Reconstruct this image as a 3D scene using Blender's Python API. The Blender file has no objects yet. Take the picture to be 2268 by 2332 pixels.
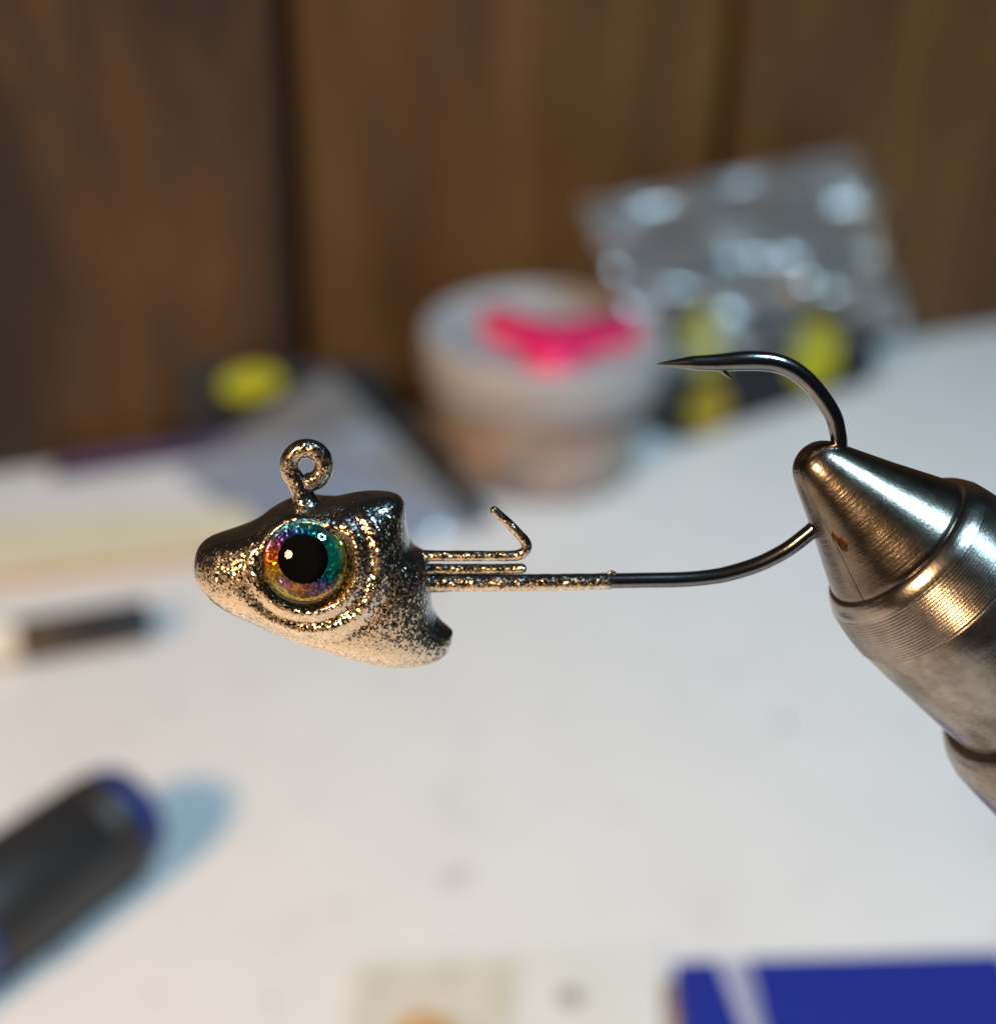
import bpy, bmesh, math, random
import numpy as np
from mathutils import Vector, Matrix, noise
from mathutils.geometry import delaunay_2d_cdt

random.seed(7)
scene = bpy.context.scene
col = scene.collection

# ------------------------------------------------------------------ camera
IW, IH = 2268.0, 2332.0                       # the photograph's pixels
HFOV = math.radians(40.0)
FPX = IW / 2 / math.tan(HFOV / 2)
PITCH, ROLL = math.radians(30.0), math.radians(1.5)
CAM = Vector((0, 0, 0.205))
DIST = 0.106                                  # camera to lure
fwd = Vector((0, math.cos(PITCH), -math.sin(PITCH)))
_r = Vector((1, 0, 0)); _u = _r.cross(fwd)
right = _r * math.cos(ROLL) + _u * math.sin(ROLL)
up = _u * math.cos(ROLL) - _r * math.sin(ROLL)
cam_d = bpy.data.cameras.new("camera"); cam = bpy.data.objects.new("camera", cam_d); col.objects.link(cam)
cam.matrix_world = Matrix(((right.x, up.x, -fwd.x, CAM.x), (right.y, up.y, -fwd.y, CAM.y),
                           (right.z, up.z, -fwd.z, CAM.z), (0, 0, 0, 1)))
cam_d.sensor_fit = 'HORIZONTAL'; cam_d.sensor_width = 36
cam_d.lens = 18 / math.tan(HFOV / 2)
cam_d.clip_start = 0.005; cam_d.clip_end = 20
cam_d.dof.use_dof = True
cam_d.dof.focus_distance = DIST - 0.003
cam_d.dof.aperture_fstop = cam_d.lens / (2 * 2.0)     # 2 mm aperture radius, a phone lens
scene.camera = cam

def ray(x, y):
    return (fwd + right * ((x - IW / 2) / FPX) + up * ((IH / 2 - y) / FPX))
def hit(x, y, p0, n):
    d = ray(x, y); return CAM + d * ((p0 - CAM).dot(n) / d.dot(n))
def desk_at(x, y, z=0.0):
    return hit(x, y, Vector((0, 0, z)), Vector((0, 0, 1)))
def proj(p):
    q = p - CAM; w = q.dot(fwd)
    return (IW / 2 + FPX * q.dot(right) / w, IH / 2 - FPX * q.dot(up) / w, w)

# ------------------------------------------------------------------ world and lamps
world = bpy.data.worlds.new("World"); scene.world = world; world.use_nodes = True
bg = world.node_tree.nodes['Background']
bg.inputs[0].default_value = (0.55, 0.6, 0.7, 1); bg.inputs[1].default_value = 0.022

LURE = CAM + fwd * DIST
def disk_light(name, loc, target, size, power, colour, spread=180):
    l = bpy.data.lights.new(name, 'AREA'); l.shape = 'DISK'; l.size = size
    l.energy = power; l.color = colour; l.spread = math.radians(spread)
    o = bpy.data.objects.new(name, l); col.objects.link(o)
    o.location = loc
    o.rotation_euler = (target - loc).to_track_quat('-Z', 'Y').to_euler()
    return o
WARM = (1.0, 0.62, 0.31); COOL = (0.50, 0.80, 1.0)
back = -fwd
def from_lure(rx, uy, dist):       # degrees right / up of the line lure-camera
    a, b = math.radians(rx), math.radians(uy)
    d = (back + right * math.tan(a) + up * math.tan(b)).normalized()
    return LURE + d * dist
aim = Vector((-0.02, 0.17, 0.03))
# warm bulb lamp to the left of the camera: a frosted bulb inside a wider shade opening
wl = from_lure(-36, 14, 0.66)
disk_light("warm_lamp_bulb", wl, aim, 0.07, 1.38, WARM, 120)
disk_light("warm_lamp_shade", wl + (wl - aim).normalized() * 0.004, aim, 0.18, 1.50, WARM, 120)
# cool lamp, six small diodes in a ring, above and to the right
cl = from_lure(36, 52, 0.86)
aim = Vector((0.08, 0.32, 0.0))
cdir = (aim - cl).normalized()
ca = cdir.cross(Vector((0, 0, 1))).normalized(); cb = ca.cross(cdir)
for k in range(6):
    th = math.tau * k / 6
    disk_light("cool_lamp_diode", cl + (ca * math.cos(th) + cb * math.sin(th)) * 0.085, aim, 0.074, 0.63, COOL, 120)

scene.view_settings.view_transform = 'Standard'
scene.view_settings.look = 'None'
scene.view_settings.exposure = 0.0
scene.view_settings.gamma = 1.0
scene.view_settings.use_curve_mapping = False
scene.cycles.use_denoising = True
scene.cycles.sample_clamp_indirect = 6
scene.cycles.sample_clamp_direct = 0
scene.cycles.transparent_max_bounces = 16

# ------------------------------------------------------------------ helpers
def link(name, me, mats=(), parent=None, smooth=True):
    for m in (mats if isinstance(mats, (list, tuple)) else [mats]):
        me.materials.append(m)
    if smooth:
        me.polygons.foreach_set("use_smooth", [True] * len(me.polygons))
    o = bpy.data.objects.new(name, me); col.objects.link(o)
    if parent is not None: o.parent = parent
    return o
def mesh(name, verts, faces):
    me = bpy.data.meshes.new(name); me.from_pydata([tuple(v) for v in verts], [], faces); me.update()
    return me
def obj(name, verts, faces, mat, parent=None, smooth=True, fix=True):
    me = mesh(name, verts, faces)
    if fix:
        bm = bmesh.new(); bm.from_mesh(me); bmesh.ops.recalc_face_normals(bm, faces=bm.faces)
        bm.to_mesh(me); bm.free()
    return link(name, me, mat, parent, smooth)
def empty(name, m):
    o = bpy.data.objects.new(name, None); col.objects.link(o); o.empty_display_size = 0.005
    o.matrix_world = m; return o
def tag(o, label=None, cat=None, group=None, kind=None):
    if label: o['label'] = label
    if cat: o['category'] = cat
    if group: o['group'] = group
    if kind: o['kind'] = kind
    return o
def catmull(pts, n=8, closed=False):
    pts = [Vector(p) for p in pts]; N = len(pts); out = []
    rng = range(N if closed else N - 1)
    for i in rng:
        if closed: a, b, c, d = (pts[(i + k - 1) % N] for k in range(4))
        else:
            a, b, c, d = pts[max(i - 1, 0)], pts[i], pts[i + 1], pts[min(i + 2, N - 1)]
        for k in range(n):
            t = k / n
            out.append(0.5 * ((2 * b) + (c - a) * t + (2 * a - 5 * b + 4 * c - d) * t * t + (3 * b - a - 3 * c + d) * t ** 3))
    if not closed: out.append(pts[-1])
    return out
def tube(pts, rad, seg=28, round_ends=(True, True)):
    """verts, faces of a swept round wire; rad is a list like pts"""
    pts = list(pts); rad = list(rad)
    def endcap(p, q, r):      # extra rings beyond p (direction q->p) for a rounded end
        d = (p - q).normalized(); return [(p + d * r * math.sin(a), r * math.cos(a)) for a in (0.5, 0.95, 1.3, 1.5)]
    if round_ends[0]:
        e = endcap(pts[0], pts[1], rad[0]); pts = [x[0] for x in e[::-1]] + pts; rad = [x[1] for x in e[::-1]] + rad
    if round_ends[1]:
        e = endcap(pts[-1], pts[-2], rad[-1]); pts += [x[0] for x in e]; rad += [x[1] for x in e]
    vs, fs = [], []
    ref = Vector((0, 0, 1)); prev = None
    for i, p in enumerate(pts):
        t = (pts[min(i + 1, len(pts) - 1)] - pts[max(i - 1, 0)]).normalized()
        if prev is None:
            n = t.orthogonal().normalized() if abs(t.dot(ref)) > 0.95 else (ref - t * ref.dot(t)).normalized()
        else:
            n = (prev - t * prev.dot(t)).normalized()
        prev = n; b = t.cross(n)
        for k in range(seg):
            a = math.tau * k / seg
            vs.append(p + (n * math.cos(a) + b * math.sin(a)) * rad[i])
    for i in range(len(pts) - 1):
        for k in range(seg):
            a, b = i * seg + k, i * seg + (k + 1) % seg
            fs.append((a, b, b + seg, a + seg))
    fs.append(tuple(range(seg))[::-1]); fs.append(tuple(range((len(pts) - 1) * seg, len(pts) * seg)))
    return vs, fs
def lathe(prof, seg=96, a0=0.0, a1=math.tau, close=True):
    """profile (t, r) about the local X axis; angle 0 = +Z, turning to +Y"""
    vs, fs = [], []
    full = abs(a1 - a0 - math.tau) < 1e-6
    n = seg if full else seg + 1
    for t, r in prof:
        for k in range(n):
            a = a0 + (a1 - a0) * k / seg
            vs.append((t, r * math.sin(a), r * math.cos(a)))
    for i in range(len(prof) - 1):
        for k in range(seg):
            k2 = (k + 1) % n
            fs.append((i * n + k, i * n + k2, (i + 1) * n + k2, (i + 1) * n + k))
    return vs, fs
def box(sx, sy, sz, bev=0.0, seg=2, centre=(0, 0, 0)):
    bm = bmesh.new(); bmesh.ops.create_cube(bm, size=1)
    for v in bm.verts: v.co = Vector((v.co.x * sx + centre[0], v.co.y * sy + centre[1], v.co.z * sz + centre[2]))
    if bev: bmesh.ops.bevel(bm, geom=bm.edges[:], offset=bev, segments=seg, affect='EDGES', profile=0.5)
    me = bpy.data.meshes.new("box"); bm.to_mesh(me); bm.free(); return me

# ------------------------------------------------------------------ materials
def mat(name):
    m = bpy.data.materials.new(name); m.use_nodes = True
    nt = m.node_tree; return m, nt, nt.nodes['Principled BSDF']
def node(nt, kind, **kw):
    n = nt.nodes.new(kind)
    for k, v in kw.items():
        if hasattr(n, k): setattr(n, k, v)
        else: n.inputs[k.replace('_', ' ')].default_value = v
    return n
def ramp(nt, fac, stops, interp='LINEAR'):
    r = nt.nodes.new('ShaderNodeValToRGB'); cr = r.color_ramp; cr.interpolation = interp
    while len(cr.elements) < len(stops): cr.elements.new(0.5)
    for e, (p, c) in zip(cr.elements, stops):
        e.position = p; e.color = (c[0], c[1], c[2], 1)
    nt.links.new(fac, r.inputs[0]); return r.outputs[0]
def simple(name, c, rough=0.5, metal=0.0, coat=0.0, noise_amt=0.0, noise_scale=200.0, bump=0.0):
    m, nt, p = mat(name)
    p.inputs['Base Color'].default_value = (*c, 1); p.inputs['Roughness'].default_value = rough
    p.inputs['Metallic'].default_value = metal; p.inputs['Coat Weight'].default_value = coat
    if noise_amt or bump:
        tc = node(nt, 'ShaderNodeTexCoord'); nz = node(nt, 'ShaderNodeTexNoise', Scale=noise_scale, Detail=4.0)
        nt.links.new(tc.outputs['Object'], nz.inputs['Vector'])
        if noise_amt:
            o = ramp(nt, nz.outputs['Fac'], [(0.3, [x * (1 - noise_amt) for x in c]), (0.7, [min(1, x * (1 + noise_amt)) for x in c])])
            nt.links.new(o, p.inputs['Base Color'])
        if bump:
            b = node(nt, 'ShaderNodeBump', Strength=bump, Distance=0.0003)
            nt.links.new(nz.outputs['Fac'], b.inputs['Height']); nt.links.new(b.outputs[0], p.inputs['Normal'])
    return m

def flake_material():
    """metal flake powder coat under a clear gloss coat: every flake lies at its own small tilt"""
    m, nt, p = mat("metal_flake_coat")
    tc = node(nt, 'ShaderNodeTexCoord')
    geo = node(nt, 'ShaderNodeNewGeometry')
    v = node(nt, 'ShaderNodeTexVoronoi', Scale=6000.0); v.feature = 'F1'
    nt.links.new(tc.outputs['Object'], v.inputs['Vector'])
    sub = node(nt, 'ShaderNodeVectorMath', operation='SUBTRACT'); sub.inputs[1].default_value = (0.5, 0.5, 0.5)
    nt.links.new(v.outputs['Color'], sub.inputs[0])
    sc = node(nt, 'ShaderNodeVectorMath', operation='SCALE'); sc.inputs['Scale'].default_value = 0.46
    nt.links.new(sub.outputs[0], sc.inputs[0])
    add = node(nt, 'ShaderNodeVectorMath', operation='ADD')
    nt.links.new(geo.outputs['Normal'], add.inputs[0]); nt.links.new(sc.outputs[0], add.inputs[1])
    nm = node(nt, 'ShaderNodeVectorMath', operation='NORMALIZE'); nt.links.new(add.outputs[0], nm.inputs[0])
    nt.links.new(nm.outputs[0], p.inputs['Normal'])
    # flake colour: champagne, a few brighter or more coppery
    sep = node(nt, 'ShaderNodeSeparateColor'); nt.links.new(v.outputs['Color'], sep.inputs[0])
    c = ramp(nt, sep.outputs[2], [(0.0, (0.72, 0.53, 0.34)), (0.5, (0.88, 0.71, 0.50)), (1.0, (0.96, 0.84, 0.64))])
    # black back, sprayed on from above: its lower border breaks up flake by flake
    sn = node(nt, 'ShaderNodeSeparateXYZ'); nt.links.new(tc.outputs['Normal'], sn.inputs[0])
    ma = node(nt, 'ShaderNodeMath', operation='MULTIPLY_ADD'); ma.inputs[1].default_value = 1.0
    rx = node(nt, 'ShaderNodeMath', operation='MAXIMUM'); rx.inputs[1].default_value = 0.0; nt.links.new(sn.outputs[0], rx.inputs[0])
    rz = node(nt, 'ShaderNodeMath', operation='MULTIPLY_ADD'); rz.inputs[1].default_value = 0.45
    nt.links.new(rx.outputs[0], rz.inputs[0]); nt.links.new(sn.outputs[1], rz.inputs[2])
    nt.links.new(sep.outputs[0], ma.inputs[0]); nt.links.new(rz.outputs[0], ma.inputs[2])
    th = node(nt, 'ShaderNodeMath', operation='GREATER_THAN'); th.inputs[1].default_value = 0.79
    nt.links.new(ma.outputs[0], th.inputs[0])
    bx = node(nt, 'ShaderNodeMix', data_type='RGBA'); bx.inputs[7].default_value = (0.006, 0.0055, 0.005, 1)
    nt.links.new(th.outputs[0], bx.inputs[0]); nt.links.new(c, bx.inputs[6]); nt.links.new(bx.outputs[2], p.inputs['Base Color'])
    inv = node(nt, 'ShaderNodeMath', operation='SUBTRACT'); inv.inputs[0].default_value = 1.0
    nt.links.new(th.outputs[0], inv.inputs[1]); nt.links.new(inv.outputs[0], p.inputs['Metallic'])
    p.inputs['Roughness'].default_value = 0.27
    p.inputs['Coat Weight'].default_value = 1.0; p.inputs['Coat Roughness'].default_value = 0.03
    p.inputs['Coat IOR'].default_value = 1.5
    return m
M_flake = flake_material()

def steel(name, c, rough, ring_scale=0.0, ring_str=0.0, stain=0.35, scratch=0.8):
    m, nt, p = mat(name)
    tc = node(nt, 'ShaderNodeTexCoord')
    nz = node(nt, 'ShaderNodeTexNoise', Scale=260.0, Detail=6.0, Roughness=0.65)
    nt.links.new(tc.outputs['Object'], nz.inputs['Vector'])
    o = ramp(nt, nz.outputs['Fac'], [(0.32, [x * (1 - stain) for x in c]), (0.6, c)])
    nt.links.new(o, p.inputs['Base Color'])
    p.inputs['Metallic'].default_value = 1.0
    rr = node(nt, 'ShaderNodeMapRange'); rr.inputs['To Min'].default_value = rough * 0.75; rr.inputs['To Max'].default_value = rough * 1.35
    n2 = node(nt, 'ShaderNodeTexNoise', Scale=900.0, Detail=5.0); nt.links.new(tc.outputs['Object'], n2.inputs['Vector'])
    nt.links.new(n2.outputs['Fac'], rr.inputs['Value']); nt.links.new(rr.outputs[0], p.inputs['Roughness'])
    # turning marks round the axis (local X) and fine pitting
    mp = node(nt, 'ShaderNodeMapping'); mp.inputs['Scale'].default_value = (1.0, 0.03, 0.03)
    nt.links.new(tc.outputs['Object'], mp.inputs['Vector'])
    n3 = node(nt, 'ShaderNodeTexNoise', Scale=6500.0, Detail=3.0); nt.links.new(mp.outputs[0], n3.inputs['Vector'])
    b1 = node(nt, 'ShaderNodeBump', Strength=scratch, Distance=0.00002); nt.links.new(n3.outputs['Fac'], b1.inputs['Height'])
    n4 = node(nt, 'ShaderNodeTexNoise', Scale=5000.0, Detail=2.0); nt.links.new(tc.outputs['Object'], n4.inputs['Vector'])
    b2 = node(nt, 'ShaderNodeBump', Strength=scratch * 0.8, Distance=0.00002); nt.links.new(n4.outputs['Fac'], b2.inputs['Height'])
    nt.links.new(b1.outputs[0], b2.inputs['Normal']); nt.links.new(b2.outputs[0], p.inputs['Normal'])
    return m
M_jaw = steel("dark_tool_steel", (0.235, 0.205, 0.175), 0.23, stain=0.55)
M_collar = steel("turned_steel", (0.40, 0.37, 0.335), 0.22)
M_barrel = steel("worn_steel", (0.40, 0.375, 0.345), 0.27, stain=0.55)
M_copper = steel("bare_copper_wear", (0.14, 0.06, 0.022), 0.5, stain=0.75, scratch=1.0)
M_hook = simple("black_nickel", (0.20, 0.20, 0.215), 0.20, 1.0, 0.3, 0.15, 1500, 0.05)
M_dark = simple("dark_recess", (0.01, 0.01, 0.01), 0.7)

# ------------------------------------------------------------------ the setting: desk and board wall
m, nt, p = mat("white_paper_desk")
tc = node(nt, 'ShaderNodeTexCoord'); nz = node(nt, 'ShaderNodeTexNoise', Scale=38.0, Detail=5.0, Roughness=0.6)
nt.links.new(tc.outputs['Object'], nz.inputs['Vector'])
o1 = ramp(nt, nz.outputs['Fac'], [(0.24, (0.57, 0.545, 0.57)), (0.36, (0.665, 0.65, 0.65)), (0.75, (0.705, 0.69, 0.69))])
n2 = node(nt, 'ShaderNodeTexNoise', Scale=95.0, Detail=2.0); nt.links.new(tc.outputs['Object'], n2.inputs['Vector'])
o2 = ramp(nt, n2.outputs['Fac'], [(0.27, (0.80, 0.77, 0.80)), (0.34, (1, 1, 1))])
mx = node(nt, 'ShaderNodeMix', data_type='RGBA', blend_type='MULTIPLY'); mx.inputs[0].default_value = 1.0
nt.links.new(o1, mx.inputs[6]); nt.links.new(o2, mx.inputs[7]); nt.links.new(mx.outputs[2], p.inputs['Base Color']); p.inputs['Roughness'].default_value = 0.45
M_desk = m
desk = link("desk", box(1.6, 1.16, 0.03, 0.002, centre=(0, 0.23, -0.015)), M_desk); tag(desk, kind="structure")

W0, W1 = desk_at(0, 1082), desk_at(2268, 745)
wx = (W1 - W0); wx.z = 0; wx.normalize()
wn = Vector((0, 0, 1)).cross(wx) * -1        # towards the camera
if wn.dot(CAM - W0) < 0: wn = -wn
def wall_s(x, y):
    return (hit(x, y, W0, wn) - W0).dot(wx)
def wood(name, dark, mid, light, scale, seed, swirl):
    m, nt, p = mat(name)
    tc = node(nt, 'ShaderNodeTexCoord')
    mp = node(nt, 'ShaderNodeMapping'); mp.inputs['Scale'].default_value = (1, 1, 0.16); mp.inputs['Location'].default_value = (seed, seed * 0.7, seed * 1.3)
    nt.links.new(tc.outputs['Object'], mp.inputs['Vector'])
    n1 = node(nt, 'ShaderNodeTexNoise', Scale=scale, Detail=6.0, Roughness=0.62, Distortion=swirl)
    nt.links.new(mp.outputs[0], n1.inputs['Vector'])
    c = ramp(nt, n1.outputs['Fac'], [(0.30, dark), (0.5, mid), (0.68, light)])
    n2 = node(nt, 'ShaderNodeTexNoise', Scale=scale * 9, Detail=5.0)
    nt.links.new(mp.outputs[0], n2.inputs['Vector'])
    mx = node(nt, 'ShaderNodeMix', data_type='RGBA', blend_type='MULTIPLY'); mx.inputs[0].default_value = 0.6
    g = ramp(nt, n2.outputs['Fac'], [(0.35, (0.45, 0.42, 0.4)), (0.6, (1, 1, 1))])
    nt.links.new(c, mx.inputs[6]); nt.links.new(g, mx.inputs[7]); nt.links.new(mx.outputs[2], p.inputs['Base Color'])
    p.inputs['Roughness'].default_value = 0.55
    b = node(nt, 'ShaderNodeBump', Strength=0.4, Distance=0.001); nt.links.new(n2.outputs['Fac'], b.inputs['Height'])
    nt.links.new(b.outputs[0], p.inputs['Normal'])
    return m
wood_dark = wood("knotty_stained_wood", (0.022, 0.011, 0.0045), (0.042, 0.020, 0.0065), (0.165, 0.066, 0.010), 11.0, 3.1, 2.2)
wood_mid = wood("brown_stained_wood", (0.060, 0.020, 0.0026), (0.118, 0.053, 0.0105), (0.19, 0.093, 0.020), 9.0, 7.7, 0.6)
wall_m = Matrix(((wx.x, -wn.x, 0, W0.x), (wx.y, -wn.y, 0, W0.y), (0, 0, 1, 0), (0, 0, 0, 1)))
wall = empty("wall", wall_m); tag(wall, kind="structure")
s1, s2 = wall_s(680, 500), wall_s(1650, 320)
WH = 0.36
bw = s2 - s1; gap = 0.0065
edges = [s1 - 2 * bw, s1 - bw, s1, s2, s2 + bw, s2 + 2 * bw]
back_me = box(edges[-1] - edges[0], 0.012, WH, 0, centre=((edges[-1] + edges[0]) / 2, 0.026, WH / 2))
link("backing", back_me, simple("dark_backing", (0.02, 0.014, 0.01), 0.8), wall, False)
for k in range(5):
    a, b = edges[k] + gap / 2, edges[k + 1] - gap / 2
    me = box(b - a, 0.019, WH, 0.0012, centre=(0, 0, 0))
    o = link("board", me, wood_dark if k <= 1 else wood_mid, wall, False)
    o.location = ((a + b) / 2, 0.0095 + random.uniform(0, 0.0015), WH / 2 + 0.0005)
    if k == 1: o["label"] = "dark knotty board with an orange streak"

# ------------------------------------------------------------------ the lure: its own plane, leaning 18 degrees towards the camera
TILT = math.radians(18)
px0, py0 = 1134.0, 1300.0
LO = CAM + ray(px0, py0) * DIST
LX = right
LY = up * math.cos(TILT) - fwd * math.sin(TILT)
LZ = LX.cross(LY)
LM = Matrix(((LX.x, LY.x, LZ.x, LO.x), (LX.y, LY.y, LZ.y, LO.y), (LX.z, LY.z, LZ.z, LO.z), (0, 0, 0, 1)))
LMI = LM.inverted()
def L(x, y, h=0.0):
    """picture point -> lure coordinates on the plane h metres in front of its middle plane"""
    return LMI @ hit(x, y, LO + LZ * h, LZ)
PX = DIST / FPX                                # metres per photo pixel at the lure

jig = empty("fishing_jig", LM)
tag(jig, "gold and black metal flake fish head jig with big iridescent eye and long black hook", "fishing lure")

Z1 = lambda pts: [(420 + x * 0.33613, 980 + y * 0.33613) for x, y in pts]
outline_px = Z1([(66, 930), (80, 830), (110, 772), (165, 730), (240, 703), (335, 675), (425, 642), (500, 602), (565, 552), (630, 512),
    (700, 486), (780, 480), (860, 488), (930, 490), (1010, 470), (1100, 447), (1200, 430), (1300, 423), (1390, 428), (1455, 450), (1489, 495),
    (1499, 560), (1505, 640), (1514, 715), (1530, 775), (1565, 812), (1620, 830), (1655, 870), (1665, 960), (1672, 1040), (1676, 1120), (1680, 1200),
    (1704, 1262), (1745, 1312), (1788, 1340), (1812, 1360), (1819, 1372), (1818, 1392), (1810, 1440), (1790, 1492), (1745, 1532), (1680, 1562), (1590, 1579), (1480, 1582),
    (1350, 1569), (1200, 1534), (1050, 1490), (900, 1441), (790, 1402), (700, 1372), (600, 1328), (500, 1281), (400, 1240), (300, 1196), (205, 1138), (132, 1068), (86, 1000)])
out2 = [L(x, y).xy for x, y in outline_px]
curve = catmull([Vector((p.x, p.y, 0)) for p in out2], 10, True)
poly = np.array([(p.x, p.y) for p in curve]) * 1000.0       # millimetres
A, B = poly, np.roll(poly, -1, 0)
def inside(q):
    c = np.zeros(len(q), bool)
    for (x0, y0), (x1, y1) in zip(A, B):
        cond = (y0 > q[:, 1]) != (y1 > q[:, 1])
        if y1 != y0: c ^= cond & (q[:, 0] < (x1 - x0) * (q[:, 1] - y0) / (y1 - y0) + x0)
    return c
def dist(q):
    d = np.full(len(q), 1e9)
    for a, b in zip(A, B):
        ab = b - a; t = np.clip(((q - a) @ ab) / max(ab @ ab, 1e-12), 0, 1)
        d = np.minimum(d, np.hypot(*(q - (a + t[:, None] * ab)).T))
    return d
H = 0.11
lo, hi = poly.min(0) - 3 * H, poly.max(0) + 3 * H
gx, gy = np.arange(lo[0], hi[0], H), np.arange(lo[1], hi[1], H)
GX, GY = np.meshgrid(gx, gy); Q = np.c_[GX.ravel(), GY.ravel()]
IN = inside(Q).reshape(GX.shape); DD = dist(Q).reshape(GX.shape)
U = np.zeros_like(GX); chk = (np.add.outer(np.arange(len(gy)), np.arange(len(gx))) % 2).astype(bool)
om = 1.96
for it in range(500):
    for par in (chk, ~chk):
        S = (np.roll(U, 1, 0) + np.roll(U, -1, 0) + np.roll(U, 1, 1) + np.roll(U, -1, 1) + H * H) / 4
        w = IN & par; U[w] += om * (S[w] - U[w])
ok = IN & (DD > 2.2 * H)
R_ = np.where(ok, U / np.maximum(DD, 1e-6), 0.0)
fill = R_.copy(); known = ok.copy()
for it in range(12):
    nb = sum(np.roll(fill * known, s, ax) for s in (1, -1) for ax in (0, 1)); cn = sum(np.roll(known.astype(float), s, ax) for s in (1, -1) for ax in (0, 1))
    new = (~known) & (cn > 0); fill[new] = nb[new] / cn[new]; known |= new
for it in range(3):                               # soften the filled rim only
    sm = (np.roll(fill, 1, 0) + np.roll(fill, -1, 0) + np.roll(fill, 1, 1) + np.roll(fill, -1, 1)) / 4
    fill[~ok] = sm[~ok]
def sample(F, q):
    fx = np.clip((q[:, 0] - gx[0]) / H, 0, len(gx) - 2.001); fy = np.clip((q[:, 1] - gy[0]) / H, 0, len(gy) - 2.001)
    i, j = fx.astype(int), fy.astype(int); a, b = fx - i, fy - j
    return (F[j, i] * (1 - a) * (1 - b) + F[j, i + 1] * a * (1 - b) + F[j + 1, i] * (1 - a) * b + F[j + 1, i + 1] * a * b)
SMAX = math.sqrt(4 * U.max()); ZM = 4.1
EYE_H = 0.0036
eye_c = L(694, 1277, EYE_H); EC = np.array([eye_c.x, eye_c.y]) * 1000
RE = 95 * PX * 1000 * 0.968
def relief(q, d):
    s = np.sqrt(np.maximum(4 * sample(fill, q) * d, 0))
    z = ZM * np.tanh(1.25 * s / SMAX) / math.tanh(1.25)
    e = q - EC; r = np.hypot(*e.T) / RE; th = np.degrees(np.arctan2(e[:, 1], e[:, 0]))
    # flat socket for the eye, a raised rim round it, a second curved gill ridge behind
    zs = EYE_H * 1000 - 0.35
    w = 1 / (1 + np.exp((r - 1.13) / 0.045))
    z = z * (1 - w) + np.minimum(zs, z * 0.3 + zs * 0.7) * w
    back_side = 1 / (1 + np.exp(-(np.cos(np.radians(th + 38)) + 0.25) / 0.18))
    edge = np.clip(d / 1.2, 0, 1)
    z += 0.13 * np.exp(-((r - 1.32) / 0.13) ** 2) * edge * (0.35 + 0.65 * back_side)
    z -= 0.09 * np.exp(-((r - 1.57) / 0.12) ** 2) * back_side * edge
    z += 0.19 * np.exp(-((r - 1.82) / 0.19) ** 2) * back_side * edge
    z -= 0.09 * np.exp(-((r - 2.12) / 0.16) ** 2) * back_side * edge
    return np.maximum(z, 0.0)
pts2 = [tuple(p) for p in poly]; nb_ = len(pts2)
tang = np.roll(poly, -1, 0) - np.roll(poly, 1, 0); tang /= np.hypot(*tang.T)[:, None]
nrm = np.c_[tang[:, 1], -tang[:, 0]]
if not inside((poly[:1] + nrm[:1] * 0.05))[0]: nrm = -nrm
rings = []
for off in (0.015, 0.05, 0.11, 0.2, 0.3):
    rp = (poly + nrm * off)[::1 if off < 0.1 else 2]
    keep = inside(rp); dd = dist(rp); keep &= dd > off * 0.9
    rings.append(rp[keep])
g2x, g2y = np.arange(lo[0], hi[0], 0.095), np.arange(lo[1], hi[1], 0.095)
G = np.c_[[a.ravel() for a in np.meshgrid(g2x, g2y)]].T
G = G[inside(G)]; G = G[dist(G) > 0.37]
allp = np.vstack([poly] + rings + [G])
cd = delaunay_2d_cdt([Vector(p) for p in allp], [], [list(range(nb_))], 1, 1e-7)
cv = np.array([(v.x, v.y) for v in cd[0]]); tri = cd[2]
dv = dist(cv); dv[dv < 1e-4] = 0
zv = relief(cv, dv)
vs = [(x / 1000, y / 1000, z / 1000) for (x, y), z in zip(cv, zv)]
idx = {}; vb = []
for i, (x, y) in enumerate(cv):
    if dv[i] == 0: idx[i] = i
    else: idx[i] = len(vs) + len(vb); vb.append((x / 1000, y / 1000, -zv[i] / 1000))
fs = [tuple(t) for t in tri] + [tuple(idx[i] for i in reversed(t)) for t in tri]
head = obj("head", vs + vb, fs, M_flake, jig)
tag(head, "gold and black speckled fish shaped head")

# ---- eye: holographic ring, black pupil, clear dome
m, nt, p = mat("holographic_foil")
tc = node(nt, 'ShaderNodeTexCoord'); sx = node(nt, 'ShaderNodeSeparateXYZ'); nt.links.new(tc.outputs['Object'], sx.inputs[0])
nzv = node(nt, 'ShaderNodeTexVoronoi', Scale=5200.0); nt.links.new(tc.outputs['Object'], nzv.inputs['Vector'])
at = node(nt, 'ShaderNodeMath', operation='ARCTAN2'); nt.links.new(sx.outputs[1], at.inputs[0]); nt.links.new(sx.outputs[0], at.inputs[1])
mr = node(nt, 'ShaderNodeMapRange'); mr.inputs['From Min'].default_value = -math.pi; mr.inputs['From Max'].default_value = math.pi
nt.links.new(at.outputs[0], mr.inputs['Value'])
se = node(nt, 'ShaderNodeSeparateColor'); nt.links.new(nzv.outputs['Color'], se.inputs[0])
jm = node(nt, 'ShaderNodeMath', operation='MULTIPLY_ADD'); jm.inputs[1].default_value = 0.07
nt.links.new(se.outputs[0], jm.inputs[0]); nt.links.new(mr.outputs[0], jm.inputs[2])
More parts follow.
